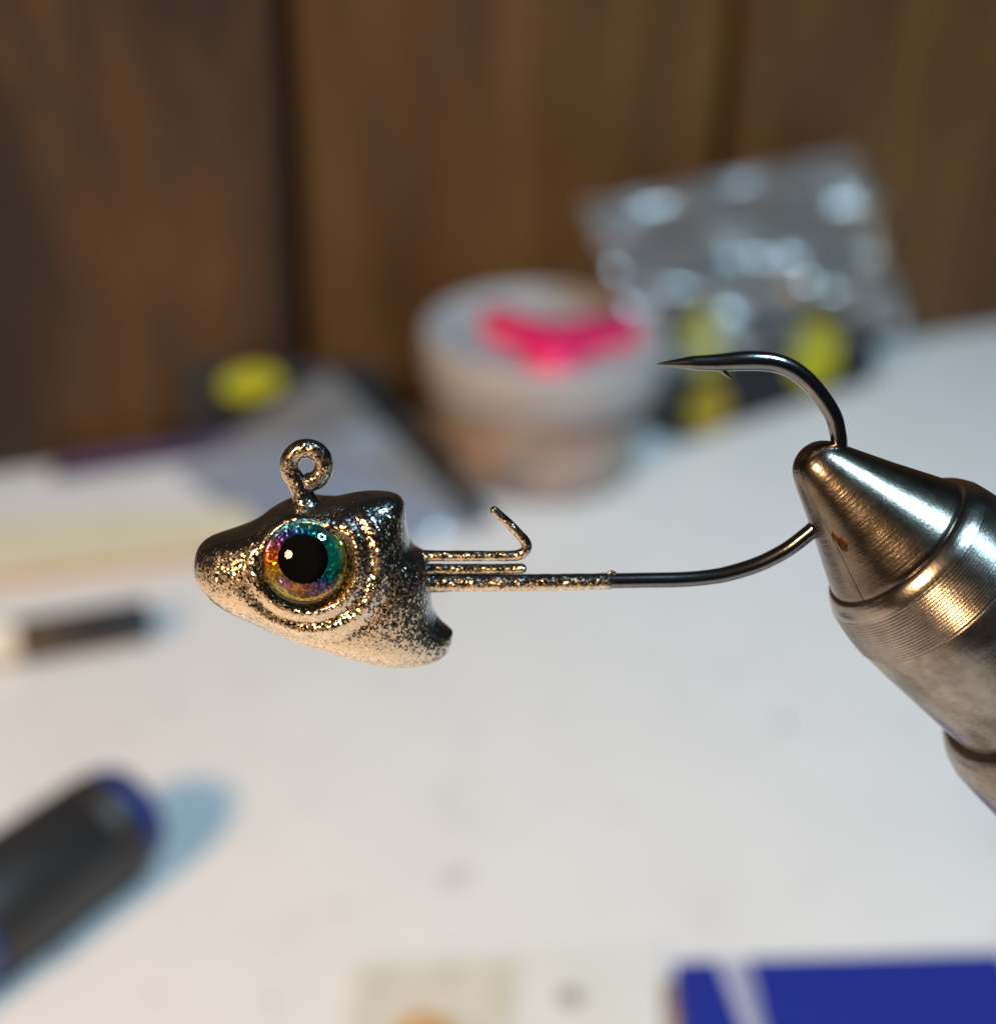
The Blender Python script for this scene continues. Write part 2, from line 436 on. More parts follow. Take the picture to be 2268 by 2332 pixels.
# angle from -180 (left) through -90 (below), 0 (right), 90 (above), 180
c = ramp(nt, jm.outputs[0], [(0.0, (0.60, 0.16, 0.01)), (0.09, (0.34, 0.30, 0.01)), (0.17, (0.30, 0.13, 0.40)), (0.24, (0.60, 0.27, 0.01)),
    (0.34, (0.24, 0.10, 0.36)), (0.42, (0.005, 0.16, 0.50)), (0.50, (0.008, 0.92, 0.60)), (0.60, (0.01, 0.70, 0.50)), (0.72, (0.005, 0.18, 0.30)),
    (0.82, (0.008, 0.05, 0.22)), (0.91, (0.04, 0.014, 0.20)), (1.0, (0.50, 0.12, 0.02))])
rad = node(nt, 'ShaderNodeVectorMath', operation='LENGTH'); nt.links.new(tc.outputs['Object'], rad.inputs[0])
outer = node(nt, 'ShaderNodeMapRange'); outer.inputs['From Min'].default_value = RE * 0.80e-3; outer.inputs['From Max'].default_value = RE * 0.98e-3
nt.links.new(rad.outputs['Value'], outer.inputs['Value'])
gold = ramp(nt, mr.outputs[0], [(0.0, (0.85, 0.30, 0.03)), (0.15, (0.55, 0.60, 0.05)), (0.3, (0.9, 0.5, 0.05)), (0.45, (0.7, 0.65, 0.1)), (0.6, (0.65, 0.6, 0.12)), (0.8, (0.03, 0.25, 0.35)), (0.93, (0.1, 0.1, 0.3)), (1.0, (0.8, 0.28, 0.03))])
mx = node(nt, 'ShaderNodeMix', data_type='RGBA'); nt.links.new(outer.outputs[0], mx.inputs[0]); nt.links.new(c, mx.inputs[6]); nt.links.new(gold, mx.inputs[7])
nt.links.new(mx.outputs[2], p.inputs['Base Color'])
geo = node(nt, 'ShaderNodeNewGeometry')
sb = node(nt, 'ShaderNodeVectorMath', operation='SUBTRACT'); sb.inputs[1].default_value = (.5, .5, .5); nt.links.new(nzv.outputs['Color'], sb.inputs[0])
sc_ = node(nt, 'ShaderNodeVectorMath', operation='SCALE'); sc_.inputs['Scale'].default_value = 0.48; nt.links.new(sb.outputs[0], sc_.inputs[0])
ad = node(nt, 'ShaderNodeVectorMath', operation='ADD'); nt.links.new(geo.outputs['Normal'], ad.inputs[0]); nt.links.new(sc_.outputs[0], ad.inputs[1])
nm = node(nt, 'ShaderNodeVectorMath', operation='NORMALIZE'); nt.links.new(ad.outputs[0], nm.inputs[0]); nt.links.new(nm.outputs[0], p.inputs['Normal'])
p.inputs['Metallic'].default_value = 0.92; p.inputs['Roughness'].default_value = 0.34
M_holo = m
M_pupil = simple("black_pupil", (0.004, 0.004, 0.004), 0.7)
M_pupil.node_tree.nodes['Principled BSDF'].inputs['Specular IOR Level'].default_value = 0.0
m, nt, p = mat("clear_resin")
nt.nodes.remove(p)
tr = node(nt, 'ShaderNodeBsdfTransparent'); tr.inputs[0].default_value = (0.97, 0.96, 0.93, 1)
gl = node(nt, 'ShaderNodeBsdfGlossy'); gl.inputs['Roughness'].default_value = 0.02
fr = node(nt, 'ShaderNodeFresnel'); fr.inputs['IOR'].default_value = 1.5
ms = node(nt, 'ShaderNodeMixShader'); nt.links.new(fr.outputs[0], ms.inputs[0]); nt.links.new(tr.outputs[0], ms.inputs[1]); nt.links.new(gl.outputs[0], ms.inputs[2])
nt.links.new(ms.outputs[0], nt.nodes['Material Output'].inputs[0])
M_resin = m

r_e = RE / 1000
R10 = -math.radians(8)
def disc_mesh(r_in, r_out, z_in, z_out, n_r=6, seg=96):
    vs, fs = [], []
    for i in range(n_r + 1):
        f = i / n_r; r = r_in + (r_out - r_in) * f; z = z_in + (z_out - z_in) * f
        for k in range(seg):
            a = math.tau * k / seg; vs.append((r * math.cos(a), r * math.sin(a), z))
    for i in range(n_r):
        for k in range(seg):
            k2 = (k + 1) % seg; fs.append((i * seg + k, (i + 1) * seg + k, (i + 1) * seg + k2, i * seg + k2))
    if r_in < 1e-9: pass
    return vs, fs
iv, if_ = disc_mesh(r_e * 0.40, r_e, 0.00022, -0.0001)
nI = len(iv)      # give the foil ring a skirt so it has thickness
for k in range(96):
    a = math.tau * k / 96; iv.append((r_e * math.cos(a), r_e * math.sin(a), -0.0006))
if_ += [(6 * 96 + k, nI + k, nI + (k + 1) % 96, 6 * 96 + (k + 1) % 96) for k in range(96)]
eye = obj("eye", iv, if_, M_holo, jig); eye.location = (EC[0] / 1000, EC[1] / 1000, EYE_H); eye.rotation_euler = (R10, 0, 0)
tag(eye, "round iridescent teal, violet and orange foil eye")
pc = L(690, 1274, EYE_H + 0.0002); pr = 57 * PX * 0.965
prof = [(0.00034 - 0.00006 * (i / 8) ** 2, pr * i / 8) for i in range(9)] + [(0.0001, pr * 1.0)]
vs, fs = lathe(prof, 64)
vs = [(v[1], v[2], v[0]) for v in vs]
pu = obj("pupil", vs, fs, M_pupil, eye); pu.location = (pc.x - EC[0] / 1000, pc.y - EC[1] / 1000, 0)
SAG = 0.0013
RR = (r_e ** 2 * 1.02 ** 2 + SAG ** 2) / (2 * SAG)
prof = []
for i in range(17):
    r = r_e * 1.02 * i / 16; prof.append((math.sqrt(RR * RR - r * r) - (RR - SAG) + 0.00008, r))
prof.append((-0.0001, r_e * 1.03)); prof.append((-0.0004, r_e * 1.03))
vs, fs = lathe(prof, 96); vs = [(v[1], v[2], v[0]) for v in vs]
lens = obj("lens", vs, fs, M_resin, eye); lens.rotation_euler = (-math.radians(11), 0, 0); lens.location = (0, 0, 0.00012)

# ---- wires: tie eye, bait keeper, stub, coated and bare shank
def wire(name, px_pts, r_px, mats, parent=jig, n=8, rads=None, ends=(True, True), seg=28, lumpy=0.0, ragged=0.0):
    ctrl = [L(x, y) for x, y in px_pts]
    pts = catmull(ctrl, n)
    if rads:
        rr = [Vector((v, 0, 0)) for v in rads]; rr = [max(v.x, 0.02) * PX for v in catmull(rr, n)]
    else: rr = [r_px * PX] * len(pts)
    vs, fs = tube(pts, rr, seg, ends)
    if ragged:                                  # the free end of the coating is torn, not cut square
        d = (pts[-1] - pts[-2]).normalized()
        for k in range(seg):
            vs[len(vs) - seg + k] += d * ragged * (0.9 * noise.noise(Vector((k * 0.55, 3.3, 1.7))) + 0.5 * noise.noise(Vector((k * 1.7, 8.3, 4.7))))
    if lumpy:
        vs = [v + Vector((noise.noise(v * 1400), noise.noise(v * 1400 + Vector((9, 0, 0))), noise.noise(v * 1400 + Vector((0, 9, 0))))) * lumpy for v in vs]
    return obj(name, vs, fs, mats, parent)
ring_pts = [(702, 1170), (697, 1150), (689, 1126), (678, 1102), (664, 1080), (659.5, 1060)]
for d_ in range(160, -81, -20):
    a = math.radians(d_); ring_pts.append((698.5 + 39 * math.cos(a), 1060 - 39 * math.sin(a)))
rads = [64, 36, 24.5, 22, 21.5, 21.5] + [21.5] * (len(ring_pts) - 6)
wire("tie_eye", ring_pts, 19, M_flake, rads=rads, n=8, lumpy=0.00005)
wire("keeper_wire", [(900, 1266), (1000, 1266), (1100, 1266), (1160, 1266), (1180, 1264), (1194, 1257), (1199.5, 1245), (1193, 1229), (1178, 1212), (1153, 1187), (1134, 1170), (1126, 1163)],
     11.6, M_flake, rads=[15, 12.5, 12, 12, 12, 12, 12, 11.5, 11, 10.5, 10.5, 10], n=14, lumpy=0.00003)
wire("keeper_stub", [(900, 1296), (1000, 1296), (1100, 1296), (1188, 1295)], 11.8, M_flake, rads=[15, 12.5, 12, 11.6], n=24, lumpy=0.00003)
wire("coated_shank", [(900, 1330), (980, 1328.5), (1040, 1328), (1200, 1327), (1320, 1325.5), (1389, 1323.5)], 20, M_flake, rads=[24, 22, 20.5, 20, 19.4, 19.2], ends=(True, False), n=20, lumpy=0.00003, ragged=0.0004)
hook_px = [(1330, 1324.5), (1388, 1323), (1470, 1321.5), (1549, 1320), (1610, 1315), (1660, 1306), (1727, 1285), (1787, 1255), (1832, 1222), (1858, 1199), (1884, 1166), (1901, 1122), (1910, 1066),
           (1911, 1012), (1907, 981), (1899, 951), (1881, 919), (1856, 886), (1828, 858), (1796, 837), (1760, 825), (1722, 821.5), (1685, 822), (1640, 825), (1600, 826), (1574, 826), (1545, 827), (1515, 828), (1496, 828.5)]
hr = [17, 17.5, 17.5, 17.5, 17.5, 17.8, 18, 18, 18, 18, 18, 18, 18, 18.2, 18.3, 18.8, 19.2, 19.6, 20.0, 20.6, 21.2, 21.6, 21.2, 18.6, 16.5, 14.5, 10, 5, 1.2]
hook = wire("hook", hook_px, 18, M_hook, rads=hr, n=10)
tag(hook, "bare black nickel hook with needle point")
wire("barb", [(1628, 832), (1642, 841), (1654, 852), (1665, 862)], 5, M_hook, parent=hook, rads=[8, 7, 5, 2.0], seg=14)
# a curled shred of coating where the paint ends
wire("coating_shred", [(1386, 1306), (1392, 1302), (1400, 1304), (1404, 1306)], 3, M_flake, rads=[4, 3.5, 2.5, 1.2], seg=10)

# ------------------------------------------------------------------ the vise: lathe parts about an axis lying in the lure's plane
pa, pb = L(1748, 947), L(1748 + 0.71 * 800, 947 + 0.70 * 800)
ax = (pb - pa).normalized(); tsc = (pb - pa).length / (800 * math.hypot(0.71, 0.70))
Vx = (LM.to_3x3() @ ax).normalized(); Vz = (LZ - Vx * LZ.dot(Vx)).normalized(); Vy = Vz.cross(Vx)
VO = LM @ pa
VM = Matrix(((Vx.x, Vy.x, Vz.x, VO.x), (Vx.y, Vy.y, Vz.y, VO.y), (Vx.z, Vy.z, Vz.z, VO.z), (0, 0, 0, 1)))
def vp(prof):
    out = []
    for t, r in prof:
        w = VO + Vx * (t * tsc); depth = (w - CAM).dot(fwd)
        out.append((t * tsc, r * depth / FPX))
    return out
vise = empty("bench_vise", VM)
tag(vise, "steel hook vise with cone jaws, ribbed collar and worn barrel gripping the hook", "vise")
jaw_prof = [(106, 0.5), (107, 14), (110, 26), (115, 37.5), (122, 47.5), (131, 56), (142, 63.5), (160, 73), (200, 92), (265, 123), (330, 156), (380, 181), (389, 185), (395, 184), (399, 178), (400, 165), (470, 165)]
def jaw(name, a0, a1, shrink=0.0):
    prof = vp([(t + shrink, max(r - shrink, 0.4)) for t, r in jaw_prof])
    seg = 72
    vs, fs = lathe(prof, seg, a0, a1)
    n = seg + 1
    # flat gripping faces: close each side to the axis
    ax_i = []
    for t, r in prof:
        ax_i.append(len(vs)); vs.append((t, 0.0, 0.0))
    for i in range(len(prof) - 1):
        fs.append((ax_i[i], i * n, (i + 1) * n, ax_i[i + 1])); fs.append((ax_i[i], ax_i[i + 1], (i + 1) * n + n - 1, i * n + n - 1))
    o = obj(name, vs, fs, M_jaw, vise)
    md = o.modifiers.new("edge", 'EDGE_SPLIT'); md.split_angle = math.radians(40)
    return o
R_ = math.radians
# lathe angle: 0 faces the camera, positive turns to the upper right (+Y), negative to the lower left
jaw("jaw", R_(-46), R_(94))
jaw("jaw", R_(95.5), R_(360 - 47.2), shrink=1.0)
# ribbed collar
prof = [(470, 150), (430, 152), (404, 166), (396, 176), (393, 184), (394, 190), (398, 196), (405, 203), (415, 210), (424, 215)]
N_R = 16; t0, t1 = 428, 532
for i in range(N_R * 4 + 1):
    f = i / (N_R * 4); t = t0 + (t1 - t0) * f
    r = 216 + (233 - 216) * (1 - (1 - f) ** 1.7)
    prof.append((t, r + 1.7 * math.sin(i * math.pi / 2)))
prof += [(533, 233), (534, 230)]
vs, fs = lathe(vp(prof), 128); obj("collar", vs, fs, M_collar, vise)
prof = [(533, 200), (533.5, 231), (536, 232.5), (600, 233), (685, 230), (770, 227), (834, 224), (900, 222), (960, 220)]
vs, fs = lathe(vp(prof), 128); obj("barrel", vs, fs, M_barrel, vise)
prof = [(843, 218), (844, 234), (849, 246), (860, 258), (880, 270), (909, 279), (960, 282), (1200, 285), (1400, 285), (1440, 290), (1450, 270), (1450, 1)]
vs, fs = lathe(vp(prof), 128); obj("sleeve", vs, fs, M_barrel, vise)
# worn copper-coloured spot on the front jaw, a thin raised flake
def on_jaw(t, deg, lift=0.00003):
    tt = t * tsc; pr_ = vp(jaw_prof)
    r = np.interp(tt, [q[0] for q in pr_], [q[1] for q in pr_]) + lift
    return Vector((tt, r * math.sin(R_(deg)), r * math.cos(R_(deg))))
for (tc_, dc_, st, sd, name) in ((262, -42.5, 13, 3.2, "copper_spot"), (280, -38.5, 13, 5.5, "copper_spot")):
    vs = [on_jaw(tc_, dc_, 0.000018)]; n_ = 22
    for k in range(n_):
        a = math.tau * k / n_; rr = 1 + 0.28 * noise.noise(Vector((math.cos(a) * 1.7, math.sin(a) * 1.7, tc_)))
        vs.append(on_jaw(tc_ + st * rr * math.cos(a), dc_ + sd * rr * math.sin(a), 0.000014))
    for k in range(n_):
        a = math.tau * k / n_; rr = 1.06 + 0.28 * noise.noise(Vector((math.cos(a) * 1.7, math.sin(a) * 1.7, tc_)))
        vs.append(on_jaw(tc_ + st * rr * math.cos(a), dc_ + sd * rr * math.sin(a), -0.00002))
    fs = [(0, 1 + k, 1 + (k + 1) % n_) for k in range(n_)] + [(1 + k, 1 + n_ + k, 1 + n_ + (k + 1) % n_, 1 + (k + 1) % n_) for k in range(n_)]
    obj(name, vs, fs, M_copper, vise)
# stem and foot that carry the vise, outside the frame
end_w = VM @ Vector((1330 * tsc, 0, 0)); inv = VM.inverted()
def world_tube(pts, r, seg=32):
    vs, fs = tube([Vector(p) for p in pts], [r] * len(pts) if not isinstance(r, list) else r, seg, (False, False))
    return [inv @ v for v in vs], fs
vs, fs = world_tube([end_w, (end_w.x, end_w.y, 0.012)], 0.0048); obj("stem", vs, fs, M_barrel, vise)
vs, fs = world_tube([(end_w.x, end_w.y, 0.0135), (end_w.x, end_w.y, 0.0125), (end_w.x, end_w.y, 0.002), (end_w.x, end_w.y, 0.0002)], [0.030, 0.032, 0.034, 0.034], 48); obj("foot", vs, fs, M_jaw, vise)

# ------------------------------------------------------------------ things on the desk
def plastic(name, tint, glossy=0.35, haze=0.25, rough=0.12):
    m, nt, p = mat(name); nt.nodes.remove(p)
    tr = node(nt, 'ShaderNodeBsdfTransparent'); tr.inputs[0].default_value = (*tint, 1)
    gl = node(nt, 'ShaderNodeBsdfGlossy'); gl.inputs['Roughness'].default_value = rough
    df = node(nt, 'ShaderNodeBsdfDiffuse'); df.inputs[0].default_value = (0.75, 0.77, 0.8, 1)
    a = node(nt, 'ShaderNodeMixShader'); a.inputs[0].default_value = haze
    nt.links.new(tr.outputs[0], a.inputs[1]); nt.links.new(df.outputs[0], a.inputs[2])
    b = node(nt, 'ShaderNodeMixShader'); b.inputs[0].default_value = glossy
    nt.links.new(a.outputs[0], b.inputs[1]); nt.links.new(gl.outputs[0], b.inputs[2])
    nt.links.new(b.outputs[0], nt.nodes['Material Output'].inputs[0])
    return m
M_bag = plastic("clear_bag_film", (0.93, 0.95, 0.98), 0.40, 0.15, 0.20)
M_black = simple("black_print", (0.012, 0.013, 0.017), 0.4)
M_yellow = simple("yellow_print", (0.46, 0.43, 0.004), 0.6)
M_amber = simple("amber_print", (0.42, 0.27, 0.01), 0.6)

def pouch(name, c00, c10, c11, c01, puff, crumple, material, parent, n=40, seed=0, normal=None):
    """two films between four corners, puffed apart and crumpled"""
    nrm = ((c10 - c00).cross(c01 - c00)).normalized() if normal is None else normal
    vs, fs = [], []
    for side in (1, -1):
        for j in range(n + 1):
            for i in range(n + 1):
                u, v = i / n, j / n
                p = c00 * (1 - u) * (1 - v) + c10 * u * (1 - v) + c11 * u * v + c01 * (1 - u) * v
                e = (16 * u * (1 - u) * v * (1 - v)) ** 0.5
                q = Vector((u * 2.2 + v * 1.3 + seed, v * 4.2, side * 2.0 + seed))
                c = noise.noise(q) + 1.6 * abs(noise.noise(q * 1.6)) - 0.5
                vs.append(p + nrm * (side * puff * e + crumple * c * min(1, 0.12 + e * 3.0)))
    N = (n + 1) ** 2
    for s in (0, 1):
        for j in range(n):
            for i in range(n):
                a = s * N + j * (n + 1) + i; f = (a, a + 1, a + n + 2, a + n + 1)
                fs.append(f if s == 0 else f[::-1])
    return obj(name, vs, fs, material, parent, True, False)
def card(name, corners, thick, material, parent, nrm):
    """thin stiff sheet on four world corners"""
    vs = [c + nrm * thick / 2 for c in corners] + [c - nrm * thick / 2 for c in corners]
    return obj(name, vs, [(0, 1, 2, 3), (7, 6, 5, 4), (0, 4, 5, 1), (1, 5, 6, 2), (2, 6, 7, 3), (3, 7, 4, 0)], material, parent, False)
def dot(name, centre, ex, ey, rx, ry, nrm, material, parent, seg=40):
    vs = [centre + nrm * 0.0003] + [centre + ex * rx * math.cos(math.tau * k / seg) + ey * ry * math.sin(math.tau * k / seg) + nrm * 0.0003 for k in range(seg)]
    vs += [v - nrm * 0.00025 for v in vs[1:]]
    fs = [(0, 1 + k, 1 + (k + 1) % seg) for k in range(seg)] + [(1 + k, 1 + seg + k, 1 + seg + (k + 1) % seg, 1 + (k + 1) % seg) for k in range(seg)]
    return obj(name, vs, fs, material, parent, False)

# --- bait bag leaning against the wall, right
b0, b1 = desk_at(1545, 1012), desk_at(1990, 868)
bx_ = (b1 - b0).normalized(); bn0 = Vector((0, 0, 1)).cross(bx_)
if bn0.dot(CAM - b0) < 0: bn0 = -bn0
lean = math.radians(13)
bup = (Vector((0, 0, 1)) * math.cos(lean) - bn0 * math.sin(lean)).normalized()
bn = (bn0 * math.cos(lean) + Vector((0, 0, 1)) * math.sin(lean)).normalized()
on_bag = lambda x, y, h=0.0: hit(x, y, b0 + bn * h, bn)
bag = empty("bait_bag", Matrix.Translation(b0)); tag(bag, "clear zip bag with black yellow-dotted label leaning against the board wall", "bag")
binv = Matrix.Translation(-b0)
C = [binv @ on_bag(*q) for q in ((1500, 870), (2060, 745), (1945, 340), (1325, 465))]
pouch("film", C[0], C[1], C[2], C[3], 0.004, 0.0115, M_bag, bag, n=80, seed=2.2, normal=bn)
Lc = [binv @ on_bag(*q, 0.0005) for q in ((1545, 1005), (1985, 866), (2010, 690), (1500, 720))]
card("label", [Lc[0] + Vector((0, 0, .0006)), Lc[1] + Vector((0, 0, .0006)), Lc[2], Lc[3]], 0.0012, M_black, bag, bn)
for (x, y, r, mm) in ((1855, 806, 78, M_yellow), (1608, 775, 74, M_yellow), (1610, 930, 62, M_amber)):
    w = on_bag(x, y, 0.0015); dep = (w - CAM).dot(fwd)
    dot("printed_dot", binv @ w, bx_, bup, r * dep / FPX, r * dep / FPX, bn, mm, bag)

# --- black pouch with a yellow oval by the wall, left
q0, q1 = desk_at(405, 1042), desk_at(905, 968)
px_ = (q1 - q0).normalized(); pn0 = Vector((0, 0, 1)).cross(px_)
if pn0.dot(CAM - q0) < 0: pn0 = -pn0
ln = math.radians(12)
pn = (pn0 * math.cos(ln) + Vector((0, 0, 1)) * math.sin(ln)).normalized(); pup = (Vector((0, 0, 1)) * math.cos(ln) - pn0 * math.sin(ln)).normalized()
pk = empty("bait_pouch", Matrix.Translation(q0)); tag(pk, "small black pouch with a yellow oval label at the foot of the board wall", "pouch")
pinv = Matrix.Translation(-q0)
Pq = [pinv @ hit(*q, q0, pn) for q in ((405, 1041), (900, 968), (875, 835), (415, 825))]
pouch("pouch_body", Pq[0], Pq[1], Pq[2], Pq[3], 0.003, 0.0008, simple("black_film", (0.010, 0.009, 0.009), 0.65), pk, n=24, seed=5.0, normal=pn)
w = hit(572, 872, q0 + pn * 0.0066, pn); dep = (w - CAM).dot(fwd)
dot("oval_label", pinv @ w, px_, pup, 70 * dep / FPX, 36 * dep / FPX, pn, M_yellow, pk)

# --- clear bag lying on the desk in front of it, one corner propped up
A_, Lq, Rq, Bq = None, desk_at(400, 1075, 0.001), desk_at(1085, 1200, 0.001), desk_at(690, 1290, 0.001)
A_ = desk_at(752, 846, 0.030)
zb = empty("zip_bag", Matrix.Translation(Bq)); tag(zb, "clear zip bag with black zip strip lying on the desk beside the jar", "bag")
zi = Matrix.Translation(-Bq)
M_bag2 = plastic("grey_bag_film", (0.74, 0.81, 0.92), 0.12, 0.13, 0.2)
nz_ = ((Rq - Bq).cross(Lq - Bq)).normalized()
if nz_.z < 0: nz_ = -nz_
pouch("film", zi @ Bq, zi @ Rq, zi @ A_, zi @ Lq, 0.0022, 0.0012, M_bag2, zb, n=36, seed=9.0, normal=nz_)
e1 = (Rq - A_).normalized(); out_ = e1.cross(nz_); out_ = out_ if out_.x > 0 else -out_
card("zip_strip", [zi @ q for q in (A_ + out_ * 0.0005, Rq + out_ * 0.0005, Rq + out_ * 0.0085, A_ + out_ * 0.0085)], 0.0016, M_black, zb, nz_)

# --- jar with a frosted lid and pink bait showing
base = desk_at(1228, 1045)
dep = (base - CAM).dot(fwd)
zt = 0.02
for k in range(200):
    if proj(base + Vector((0, 0, zt)))[1] <= 742: break
    zt += 0.0005
top_dep = (base + Vector((0, 0, zt)) - CAM).dot(fwd)
r_lid = 278 * top_dep / FPX; r_body = 228 * dep / FPX
jar = empty("plastic_jar", Matrix.Translation(base)); tag(jar, "round plastic jar with frosted grey lid showing pink bait", "jar")
def zl(prof, seg=72):
    vs, fs = lathe(prof, seg); return [(v[1], v[2], v[0]) for v in vs], fs
lid_h = 0.017
M_lid = simple("frosted_lid", (0.37, 0.365, 0.38), 0.38, 0, 0.2, 0.08, 60)
lb = zt - lid_h
vs, fs = zl([(lb, r_body * 0.98), (lb, r_lid * 0.96), (lb + 0.001, r_lid * 0.985), (lb + 0.012, r_lid), (zt - 0.003, r_lid), (zt - 0.0008, r_lid * 0.985), (zt, r_lid * 0.955),
             (zt - 0.0005, r_lid * 0.90), (zt - 0.0025, r_lid * 0.86), (zt - 0.0025, 0.0001)])
obj("lid", vs, fs, M_lid, jar)
# pink crescent window on the lid's top
pv, pf = [], []
crc = catmull([Vector(p) for p in ((-0.52, 0.52, 0), (-0.2, 0.32, 0), (0.12, 0.20, 0), (0.45, 0.34, 0), (0.74, 0.50, 0), (0.94, 0.10, 0), (0.74, -0.24, 0), (0.46, -0.46, 0), (0.16, -0.94, 0), (-0.12, -0.88, 0), (-0.26, -0.44, 0), (-0.58, -0.02, 0))], 6, True)
n_ = len(crc)
for zz in (zt - 0.0002, zt - 0.0025):
    pv += [(c.x * r_lid * 0.86, c.y * r_lid * 0.86, zz) for c in crc]
cen = len(pv); pv.append((0.10 * r_lid, -0.18 * r_lid, zt + 0.0002))
pf = [(k, (k + 1) % n_, cen) for k in range(n_)] + [(k, n_ + k, n_ + (k + 1) % n_, (k + 1) % n_) for k in range(n_)]
obj("pink_bait", pv, pf, simple("pink_bait", (0.78, 0.016, 0.13), 0.4, 0, 0.2, 0.25, 90), jar)
m, nt, p = mat("jar_contents")
tc = node(nt, 'ShaderNodeTexCoord'); v = node(nt, 'ShaderNodeTexNoise', Scale=55.0, Detail=2.0, Distortion=0.6); nt.links.new(tc.outputs['Object'], v.inputs['Vector'])
cc = ramp(nt, v.outputs['Fac'], [(0.34, (0.10, 0.08, 0.09)), (0.43, (0.22, 0.20, 0.21)), (0.50, (0.42, 0.34, 0.25)), (0.56, (0.42, 0.28, 0.24)), (0.64, (0.30, 0.30, 0.22))])
nt.links.new(cc, p.inputs['Base Color']); p.inputs['Roughness'].default_value = 0.6
vs, fs = zl([(0.0016, 0.0001), (0.0016, r_body * 0.93), (0.004, r_body * 0.95), (lb - 0.004, r_body * 0.94), (lb - 0.003, 0.0001)])
obj("contents", vs, fs, m, jar)
vs, fs = zl([(0.0003, 0.0001), (0.0003, r_body * 0.95), (0.002, r_body * 0.99), (0.005, r_body), (lb - 0.001, r_body), (lb + 0.004, r_body * 0.99)])
obj("body", vs, fs, plastic("clear_jar_plastic", (0.92, 0.9, 0.9), 0.14, 0.05, 0.06), jar)

# --- a tan round sheet of cork beside the jar
ck = desk_at(1015, 1052); rk = 135 * (ck - CAM).dot(fwd) / FPX
vs, fs = zl([(0.0002, 0.0001), (0.0002, rk), (0.001, rk * 1.01), (0.004, rk * 1.01), (0.005, rk * 0.99), (0.005, 0.0001)])
o = obj("cork_disc", vs, fs, simple("tan_cork", (0.60, 0.45, 0.34), 0.7, 0, 0, 0.3, 120)); o.location = ck
tag(o, "flat tan cork disc lying under the edge of the jar", "cork disc")

# --- marker lying on the desk, lower left
def lying(name, pA, pB, prof, material, parent_label, cat, zc):
    """lathe about the line A-B (both at height zc); prof (metres from A, radius)"""
    d = (pB - pA).normalized(); y_ = Vector((0, 0, 1)).cross(d); z_ = d.cross(y_)
    M = Matrix(((d.x, y_.x, z_.x, pA.x), (d.y, y_.y, z_.y, pA.y), (d.z, y_.z, z_.z, pA.z), (0, 0, 0, 1)))
    e = empty(name, M); tag(e, parent_label, cat); return e
rm = 0.0118
mA = desk_at(262, 1872, rm); mB = desk_at(-190, 2190, rm)
mk = lying("marker", mA, mB, None, None, "thick dark marker with navy blue end lying on white desk", "marker", rm)
M_mk = simple("charcoal_plastic", (0.024, 0.022, 0.022), 0.45, 0, 0.0, 0.2, 300)
M_navy = simple("navy_plastic", (0.012, 0.025, 0.16), 0.4)
vs, fs = lathe([(-0.0055, 0.0001), (-0.0055, rm * 0.66), (-0.0050, rm * 0.80), (-0.0035, rm * 0.88), (-0.0012, rm * 0.95), (0.0012, rm * 0.985), (0.0014, rm * 0.9)], 48); obj("end_plug", vs, fs, M_navy, mk)
vs, fs = lathe([(-0.001, rm * 0.6), (-0.0012, rm * 0.90), (0.0005, rm * 0.97), (0.003, rm), (0.0060, rm), (0.0063, rm * 0.97), (0.0070, rm * 0.97), (0.0073, rm), (0.0345, rm)], 48); obj("barrel", vs, fs, M_mk, mk)
vs, fs = lathe([(0.0342, rm * 0.7), (0.0344, rm * 0.97), (0.037, rm * 0.96), (0.0395, rm * 0.96)], 48); obj("ring", vs, fs, simple("slate_blue_plastic", (0.07, 0.07, 0.20), 0.4), mk)
vs, fs = lathe([(0.0393, rm * 0.7), (0.0395, rm * 0.95), (0.085, rm * 0.93), (0.09, rm * 0.7), (0.09, 0.0001)], 48); obj("cap", vs, fs, M_mk, mk)

# --- pen with black cap, left
rp = 0.0052
nA = desk_at(345, 1408, rp); nB = desk_at(-150, 1492, rp)
pen = lying("pen", nA, nB, None, None, "cream pen with black cap lying on desk left of lure", "pen", rp)
d1 = (desk_at(45, 1460, rp) - nA).length
vs, fs = lathe([(0, 0.0001), (0, rp * 0.8), (0.0006, rp * 0.97), (0.002, rp), (d1, rp), (d1 + 0.0003, rp * 0.95), (d1 + 0.0003, rp * 0.8)], 40); obj("cap", vs, fs, M_black, pen)
vs, fs = lathe([(d1 - 0.002, rp * 0.9), (d1 + 0.03, rp * 0.92), (d1 + 0.08, rp * 0.9), (d1 + 0.085, 0.0001)], 40); obj("barrel", vs, fs, simple("cream_plastic", (0.72, 0.66, 0.58), 0.4), pen)

# --- cream strip of board, left
S = [desk_at(-80, 1215), desk_at(560, 1175), desk_at(610, 1262), desk_at(-80, 1345)]
o = empty("cream_board", Matrix.Translation(S[3])); tag(o, "flat cream board with tan cut edge lying between pen and wall", "board")
si = Matrix.Translation(-S[3])
up3 = Vector((0, 0, 0.0030))
vs = [si @ (q + Vector((0, 0, 0.0003))) for q in S] + [si @ (q + up3) for q in S]
obj("edge", vs, [(3, 2, 1, 0), (0, 1, 5, 4), (1, 2, 6, 5), (2, 3, 7, 6), (3, 0, 4, 7)], simple("tan_cut_edge", (0.55, 0.30, 0.11), 0.6), o, False)
vt = [si @ (q + up3) for q in S]
obj("face", [v + Vector((0, 0, 0.0002)) for v in vt] + [v - Vector((0, 0, 0.0001)) for v in vt], [(0, 1, 2, 3), (0, 4, 5, 1), (1, 5, 6, 2), (2, 6, 7, 3), (3, 7, 4, 0)], simple("cream_card", (0.66, 0.60, 0.44), 0.55, 0, 0, 0.06, 80), o, False)

